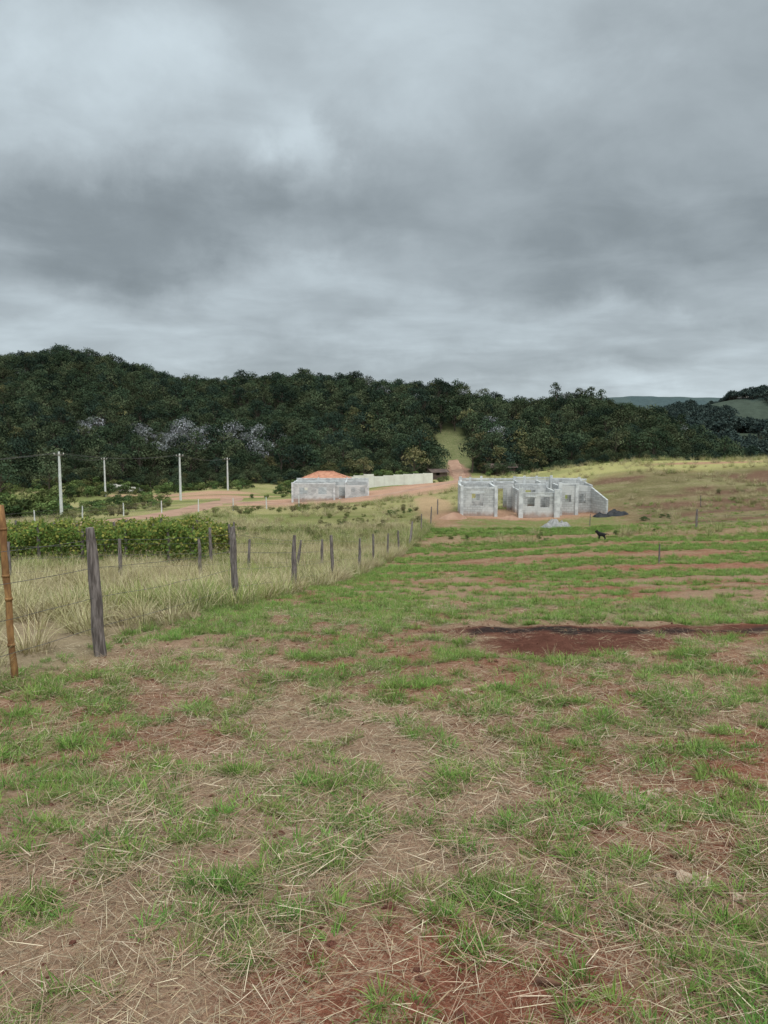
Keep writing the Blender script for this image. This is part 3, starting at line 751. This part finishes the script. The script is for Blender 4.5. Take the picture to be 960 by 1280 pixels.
# ------------------------------------------------------------------ buildings
def wall(mb, A_, B_, h, t=.15, ops=(), hB=None, ext=.07, z0=-.4):
    A_ = np.array(A_, float); B_ = np.array(B_, float); L = np.linalg.norm(B_-A_); d = (B_-A_)/L
    A_ = A_-d*ext; B_ = B_+d*ext; L += 2*ext
    hB = h if hB is None else hB
    H = lambda s: h+(hB-h)*s/L
    cur = 0
    for (s0, s1, lo, hi) in sorted(ops):
        s0 += ext; s1 += ext
        if s0 > cur: mb.obox(A_+d*cur, A_+d*s0, z0, H(cur), H(s0), t)
        if lo > 0: mb.obox(A_+d*s0, A_+d*s1, z0, lo, lo, t)
        if hi < H(s0): mb.obox(A_+d*s0, A_+d*s1, hi, H(s0), H(s1), t)
        cur = s1
    if cur < L: mb.obox(A_+d*cur, B_, z0, H(cur), H(L), t)
def block_house(name, loc, rot, scl, walls, columns, beams, slab, lints=()):
    e = empty(name, loc, rot); e.scale = scl; mb = MB()
    for i, w in enumerate(walls):
        wall(mb, w[0], w[1], w[2]+.003*i, .15, w[3], w[4] if len(w) > 4 else None)
    mb.obj('block_walls', [M_block], parent=e)
    mb = MB()
    for i, (a, b, z) in enumerate(beams):
        wall(mb, a, b, z+.16+.003*i, .18+.003*(i % 5), ext=.085, z0=z+.012+.002*i)
    mb.obj('ring_beam', [M_beam], parent=e)
    mb = MB()
    for (x, y, s, z) in columns:
        mb.box(x-s/2, x+s/2, y-s/2+.001, y+s/2, -.4, z)
        for dx in (-.05, .05):
            mb.tube([(x+dx, y, z-.1), (x+dx+.02, y, z+.35)], [.01, .01], 5, 1)
    mb.obj('columns', [M_beam, M_wire], parent=e)
    mb = MB()
    for i, s in enumerate(slab): mb.box(*s, -.5, .02+.004*i)
    mb.obj('floor_slab', [M_beam], parent=e)
    mb = MB()
    for (x0, x1, y, z0, z1_) in lints: mb.box(x0, x1, y-.03, y+.11, z0, z1_)
    if lints: mb.obj('window_lintels', [M_beam], parent=e)
    return e
hz = z1(11, 60)
wl = [((0,0),(2.7,0),2.35,[(.8,1.75,.9,1.95)]), ((0,0),(0,4),2.35,[(1.6,2.6,.9,1.95)]), ((2.7,0),(2.7,4),2.35,[(2.4,3.3,0,2.05)]), ((0,4),(2.7,4),2.5,[(.9,1.8,1.0,2.0)]),
      ((.3,7.4),(5.2,7.4),2.6,[(.6,1.4,.9,2.0),(2.9,3.9,0,2.1)]), ((.3,5.6),(.3,7.4),2.6,[]), ((3.2,5.2),(4.8,5.2),2.45,[(.3,1.1,0,2.0)]), ((3.2,5.2),(3.2,7.4),2.5,[]),
      ((4.8,-.6),(7.5,-.6),2.1,[(.45,1.05,.95,1.7),(1.5,2.25,.85,1.75)]), ((4.8,-.6),(4.8,5.2),2.15,[(2.4,3.3,0,1.95)]), ((7.5,-.6),(7.5,3.4),2.2,[]), ((4.8,3.4),(7.5,3.4),2.35,[(.8,1.7,0,2.0)]),
      ((5.2,7.2),(8.4,7.2),2.7,[(.7,1.5,1,2)]), ((5.2,5.2),(5.2,7.4),2.6,[]), ((7.2,5.0),(7.2,7.2),2.6,[]),
      ((8.2,.8),(9.5,.8),2.55,[(.35,.85,1.2,1.8)]), ((8.2,.8),(8.2,4.5),2.5,[(1.6,2.5,0,2)]), ((9.5,.8),(9.5,3.5),2.55,[]), ((9.5,2.0),(11.0,2.0),2.6,[(.3,1.0,1.0,1.8)],2.45),
      ((11.0,2.0),(11.7,-.4),2.35,[],1.5), ((8.2,4.5),(11.0,4.5),2.7,[(.9,1.7,0,2.0)]), ((11.0,2.0),(11.0,7),2.5,[(2,3,1,2)],2.7), ((8.4,7.2),(11,7.0),2.8,[(.8,1.6,.9,2)])]
bm = [((0,0),(2.7,0),2.36),((0,0),(0,4),2.38),((2.7,0),(2.7,4),2.39),((0,4),(2.7,4),2.53),((.3,7.4),(5.2,7.4),2.64),((4.8,3.4),(7.5,3.4),2.41),((5.2,7.2),(8.4,7.2),2.77),((8.2,.8),(9.5,.8),2.61),((8.2,4.5),(11,4.5),2.78),((3.2,5.2),(4.8,5.2),2.49)]
cols_ = [(4.72,-.74,.34,2.5),(7.62,-.7,.46,2.4),(2.78,-.05,.26,2.62),(8.13,.7,.3,2.85),(0,-.05,.24,2.65),(.3,7.4,.24,2.95),(11,7,.24,2.95),(2.2,7.4,.2,3.0),(5.2,7.2,.24,3.0),(9.5,.75,.26,2.8),(7.5,3.4,.22,2.75),(0,4,.2,2.8),(2.7,4,.2,2.8),(7.2,7.2,.2,3.05),(8.5,7.1,.22,3.1),(3.2,5.2,.22,2.85),(6.1,7.2,.2,3.05),(1.2,7.4,.2,2.9)]
block_house('unfinished_block_house', (5.95, 58.6, hz+.0), -.04, (.93,.93,.90), wl, cols_, bm, [(.1,2.6,.1,3.9),(4.9,7.4,-.5,3.3),(8.3,9.4,.9,4.4)],
            [(.65,1.9,-.08,1.96,2.1),(5.1,6.0,-.68,1.72,1.84),(6.2,7.3,-.68,1.77,1.9)])
hz2 = z1(-7, 104)
wl2 = [((0,0),(5.5,0),2.6,[(.9,2.0,1,2.1),(3.4,4.5,1,2.1)]),((0,0),(0,7),2.6,[(2,3,1,2.1)]),((5.5,0),(5.5,3),2.5,[]),((5.5,1.2),(10,1.2),2.35,[(.6,1.4,0,2.1),(2.2,2.8,1.2,2),(3.4,4.1,1,2)]),
       ((10,1.2),(10,7),2.6,[(2,3,1,2)]),((0,7),(10,7),2.9,[(1,2,1,2),(6,7,1,2)]),((0,3.8),(10,3.8),2.7,[(1,1.8,0,2.1)]),((3,3.8),(3,7),2.6,[]),((7,1.2),(7,7),2.6,[])]
bm2 = [((0,0),(5.5,0),2.61),((0,0),(0,7),2.62),((0,3.8),(10,3.8),2.73),((7,1.2),(7,7),2.65),((0,7),(10,7),2.93)]
block_house('block_house_shell', (-12.1, 101.5, hz2+.1), .02, (1,1,.82), wl2, [(0,-.04,.25,2.9),(5.5,-.04,.25,2.9),(10,1.15,.25,2.8),(3,7,.2,3.2),(7,7,.2,3.2)], bm2, [(.1,9.9,1.3,6.9)])

def tiled_house(name, x, y, L, Wd, h, rh, wallmat, roofmat, rot=0, hip=True):
    e = empty(name, (x, y, z1(x, y)+.1), rot); mb = MB()
    wall(mb, (-L/2,-Wd/2),(L/2,-Wd/2), h, .15, [(1,2,1,2),(L-3,L-2,0,2.1)], z0=-1); wall(mb, (-L/2,Wd/2),(L/2,Wd/2), h+.003, .15, [(1,2,1,2)], z0=-1)
    wall(mb, (-L/2,-Wd/2),(-L/2,Wd/2), h+.006, .15, [(1,2,1,2)], z0=-1); wall(mb, (L/2,-Wd/2),(L/2,Wd/2), h+.009, .15, [], z0=-1)
    mb.obj('walls', [wallmat], parent=e)
    mb = MB(); o = .6; r = Wd/2 if hip else -o
    a, b, c, d = (-L/2-o,-Wd/2-o,h), (L/2+o,-Wd/2-o,h), (L/2+o,Wd/2+o,h), (-L/2-o,Wd/2+o,h)
    r0, r1 = (-L/2+r,0,h+rh), (L/2-r,0,h+rh)
    V = [a,b,c,d,r0,r1, (r0[0]+.01,.01,h+rh), (r1[0]-.01,.01,h+rh)]
    mb.add(V, [(0,1,5,4),(2,3,4,5),(3,0,4,6),(1,2,7,5),(0,3,2,1)])
    mb.obj('roof', [roofmat], parent=e)
    mb = MB(); mb.tube([r0, r1], [.12,.12], 6); mb.tube([a, r0],[.09,.09],6); mb.tube([b, r1],[.09,.09],6); mb.obj('ridge_tiles', [roofmat], parent=e)
    mb = MB(); mb.box(-L/2+1, -L/2+2, -Wd/2+.12, -Wd/2+.15, 1, 2); mb.box(L/2-3+.0, L/2-2, -Wd/2+.12, -Wd/2+.15, 0, 2.1); mb.obj('dark_opening_panels', [M_dark], parent=e)  # near-black sheets stand for the unlit interior behind window and door
    return e
tiled_house('tiled_roof_house', -9.6, 127, 7.2, 4.6, 2.7, 1.15, M_white, M_tile)
tiled_house('farm_shed', 33, 220, 8, 5, 2.0, 1.0, M_shed, M_shed, .1, False)
tiled_house('farm_shed', 39.5, 224, 6, 4, 1.9, .9, M_shed, M_shed, -.2, False)
tiled_house('farm_shed', 14.5, 208, 4, 3, 1.8, .8, M_shed, M_shed, .3, False)
tiled_house('white_farmhouse', 575, 1235, 22, 10, 4, 2, M_white, M_white, .2)
tiled_house('white_farmhouse', 470, 1190, 16, 8, 3.5, 2, M_white, M_white, -.2)

def longwall(name, x0, y0, x1_, y1_, n, hs):
    e = empty(name); mb = MB(); pb = MB()
    for i in range(n):
        xa = x0+(x1_-x0)*i/n; xb = x0+(x1_-x0)*(i+1)/n; ya = y0+(y1_-y0)*i/n; yb_ = y0+(y1_-y0)*(i+1)/n
        zb = z1((xa+xb)/2, ya)*.5 + .5*(z1(x0, y0)+(z1(x1_, y1_)-z1(x0, y0))*i/n); h = hs(i)
        mb.obox((xa+.1, ya), (xb-.1, yb_), zb-1.5, zb+h, zb+h, .15)
        pb.box(xa-.11, xa+.1, ya-.10, ya+.10, zb-1.5, zb+h+.04)
    mb.obj('wall_panels', [M_white], parent=e); pb.obj('wall_piers', [M_white], parent=e)
longwall('white_boundary_wall', -7.8, 150, 9.8, 153, 9, lambda i: 2.9 if i < 3 else 2.3)
longwall('white_boundary_wall', -66, 184, -57, 183, 4, lambda i: 1.5 if i < 2 else 1.2)

# ------------------------------------------------------------------ piles near the house
def mound(name, cx, cy, rx, ry, h, mat, seed, rough=.4):
    n, m = 22, 40
    R, A2 = np.meshgrid(np.linspace(0, 1, n), np.linspace(0, 2*math.pi, m, endpoint=False), indexing='ij')
    wob = 1+(vnoise(np.cos(A2)*2+5, np.sin(A2)*2+5, seed)-.5)*.5
    X = cx+R*rx*np.cos(A2)*wob; Y = cy+R*ry*np.sin(A2)*wob
    Z = zf(X, Y)+(1-R**2.2)*h*(1+(fbm(X/(rx*.35), Y/(rx*.35), seed)-.5)*rough*2)-.03
    i = np.arange(n*m).reshape(n, m); j = np.roll(i, -1, axis=1)
    Q = np.stack([i[:-1], i[1:], j[1:], j[:-1]], -1).reshape(-1, 4)
    mb = MB(); mb.add(np.stack([X, Y, Z], -1).reshape(-1, 3), Q); mb.obj(name, [mat], True)
mound('gravel_pile', 11.7, 51.5, 1.0, .8, .5, M_grav, 3, 1.1)
mound('black_tarpaulin', 17.4, 57.5, .9, .6, .4, M_tarp, 4, .8)
mound('black_tarpaulin', 16.2, 57.2, .7, .5, .3, M_tarp, 5, .8)
mound('dirt_pile', 5.2, 57.0, 1.0, .8, .45, M_road, 6)
mound('dirt_pile', 9.3, 56.4, .8, .6, .3, M_road, 7)

# ------------------------------------------------------------------ black dog
def dog(x, y, rz):
    V = [(0,0,.36),(.14,0,.37),(.28,0,.38),(.38,0,.46),(.45,0,.53),(.56,0,.50),
         (-.08,0,.38),(-.2,0,.40),(-.28,0,.34),
         (.02,.07,.26),(-.05,.07,.14),(-.01,.07,.01),(.02,-.07,.26),(-.08,-.07,.14),(-.04,-.07,.01),
         (.29,.07,.25),(.27,.07,.12),(.29,.07,.01),(.29,-.07,.25),(.31,-.07,.12),(.34,-.07,.01),
         (.41,.05,.62),(.41,-.05,.62)]
    E = [(0,1),(1,2),(2,3),(3,4),(4,5),(0,6),(6,7),(7,8),(0,9),(9,10),(10,11),(0,12),(12,13),(13,14),(2,15),(15,16),(16,17),(2,18),(18,19),(19,20),(4,21),(4,22)]
    R = [.105,.115,.13,.09,.076,.034,.04,.022,.014,.065,.032,.028,.065,.032,.028,.055,.03,.028,.055,.03,.028,.018,.018]
    me = bpy.data.meshes.new('black_dog'); me.from_pydata(V, E, [])
    o = bpy.data.objects.new('black_dog', me); scene.collection.objects.link(o)
    o.modifiers.new('skin', 'SKIN')
    bpy.context.view_layer.objects.active = o; o.select_set(True)
    if not len(me.skin_vertices):
        bpy.ops.object.mode_set(mode='EDIT'); bpy.ops.object.mode_set(mode='OBJECT')
    if len(me.skin_vertices):
        lay = me.skin_vertices[0].data
        for i, r in enumerate(R): lay[i].radius = (r, r); lay[i].use_root = (i == 0)
    sb = o.modifiers.new('sub', 'SUBSURF'); sb.levels = 2; sb.render_levels = 2
    me.materials.append(M_fur)
    o.location = (x, y, z1(x, y)); o.rotation_euler[2] = rz; o.scale = (.85,)*3
dog(11.4, 39.5, math.radians(165))

# ------------------------------------------------------------------ world
w = bpy.data.worlds.new("World"); scene.world = w; w.use_nodes = True
w.node_tree.nodes.clear(); T = NT(w.node_tree)
SUN_EL, SUN_AZ = math.radians(58), math.radians(150)
tc = T.n('ShaderNodeTexCoord'); sp = T.n('ShaderNodeSeparateXYZ'); T.l(tc.outputs['Generated'], sp.inputs[0])
X, Y, Z = sp.outputs
zz = T.m('ADD', T.m('MAXIMUM', Z, 0.0), .16)
cb = T.n('ShaderNodeCombineXYZ'); T.l(T.m('DIVIDE', X, zz), cb.inputs[0]); T.l(T.m('MULTIPLY', T.m('DIVIDE', Y, zz), 1.0), cb.inputs[1])
n1 = T.noise(cb.outputs[0], .75, 6, .52, .5)
n2 = T.noise(cb.outputs[0], 2.6, 6, .55, .4)
nw = T.noise(tc.outputs['Generated'], 3.4, 7, .6)
nw2 = T.noise(tc.outputs['Generated'], 3.1, 7, .6)
yy = T.m('MAXIMUM', Y, .15)
U = T.m('ADD', T.m('DIVIDE', X, yy), T.m('MULTIPLY_ADD', nw, .6, -.30))
Vv = T.m('ADD', T.m('DIVIDE', Z, yy), T.m('MULTIPLY_ADD', nw2, .26, -.13))
L = T.m('ADD', T.m('MULTIPLY_ADD', n1, .74, -.37), T.m('MULTIPLY_ADD', n2, .42, -.21))
L = T.m('ADD', L, .60)
for (u, v, su, sv, a) in ((-.30,.275,.24,.06,-.30),(-.10,.24,.16,.04,-.11),(.33,.265,.30,.075,-.21),(-.36,.47,.19,.08,.30),(-.12,.35,.07,.10,.24),(-.42,.37,.17,.04,.10),
                          (.08,.50,.18,.10,.14),(.06,.36,.12,.05,-.10),(0,.135,3,.04,.07),(.35,.175,.22,.02,-.12),(.38,.05,.3,.025,.16),(-.1,.085,.5,.02,-.06),(-.3,.19,.25,.025,.07),(-.12,.46,.07,.06,-.12),(.42,.44,.16,.08,-.08)):
    du = T.m('POWER', T.m('ABSOLUTE', T.m('DIVIDE', T.m('SUBTRACT', U, u), su)), 2.0)
    dv = T.m('POWER', T.m('ABSOLUTE', T.m('DIVIDE', T.m('SUBTRACT', Vv, v), sv)), 2.0)
    g = T.m('EXPONENT', T.m('MULTIPLY', T.m('ADD', du, dv), -1.0))
    L = T.m('ADD', L, T.m('MULTIPLY', g, a))
cr = T.n('ShaderNodeValToRGB'); T.l(L, cr.inputs[0])
E = cr.color_ramp.elements
E[0].position = .05; E[0].color = (.175,.205,.222,1); E[1].position = 1.0; E[1].color = (.70,.81,.87,1)
k = E.new(.34); k.color = (.265,.308,.333,1); k = E.new(.60); k.color = (.41,.47,.505,1)
sky = T.n('ShaderNodeTexSky'); sky.sky_type = 'NISHITA'; sky.sun_disc = False; sky.sun_elevation = SUN_EL; sky.sun_rotation = SUN_AZ
skm = T.mix(1.0, sky.outputs[0], (.10,.10,.10,1), 'MULTIPLY')
c = T.mix(.95, skm, cr.outputs[0])
zen = T.rng(Z, .48, .95, 1.0, 4.0)  # unseen upper sky brightened to add light on the ground
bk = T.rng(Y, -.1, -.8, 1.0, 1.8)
warm = T.mix(T.rng(Z, .48, .9), (1,1,1,1), (1.0,.95,.87,1))
c = T.mix(1.0, c, warm, 'MULTIPLY')
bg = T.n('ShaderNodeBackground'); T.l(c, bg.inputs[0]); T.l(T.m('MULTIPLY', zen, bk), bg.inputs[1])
o = T.n('ShaderNodeOutputWorld'); T.l(bg.outputs[0], o.inputs[0])

sd = bpy.data.lights.new('sun', 'SUN'); sd.energy = 1.4; sd.angle = math.radians(20); sd.color = (1, .96, .90)
so = bpy.data.objects.new('sun', sd); scene.collection.objects.link(so)
dirv = Vector((math.sin(SUN_AZ)*math.cos(SUN_EL), math.cos(SUN_AZ)*math.cos(SUN_EL), math.sin(SUN_EL)))
so.rotation_euler = dirv.to_track_quat('Z', 'Y').to_euler()

cd = bpy.data.cameras.new('camera'); co = bpy.data.objects.new('camera', cd); scene.collection.objects.link(co)
cd.sensor_fit = 'VERTICAL'; cd.sensor_height = 34.6; cd.lens = 26; cd.clip_end = 20000; cd.clip_start = .05
co.location = (0, 0, 0); co.rotation_euler = (math.radians(90-5.94), 0, 0)
scene.camera = co
scene.view_settings.view_transform = 'Standard'; scene.view_settings.look = 'None'; scene.view_settings.exposure = 0
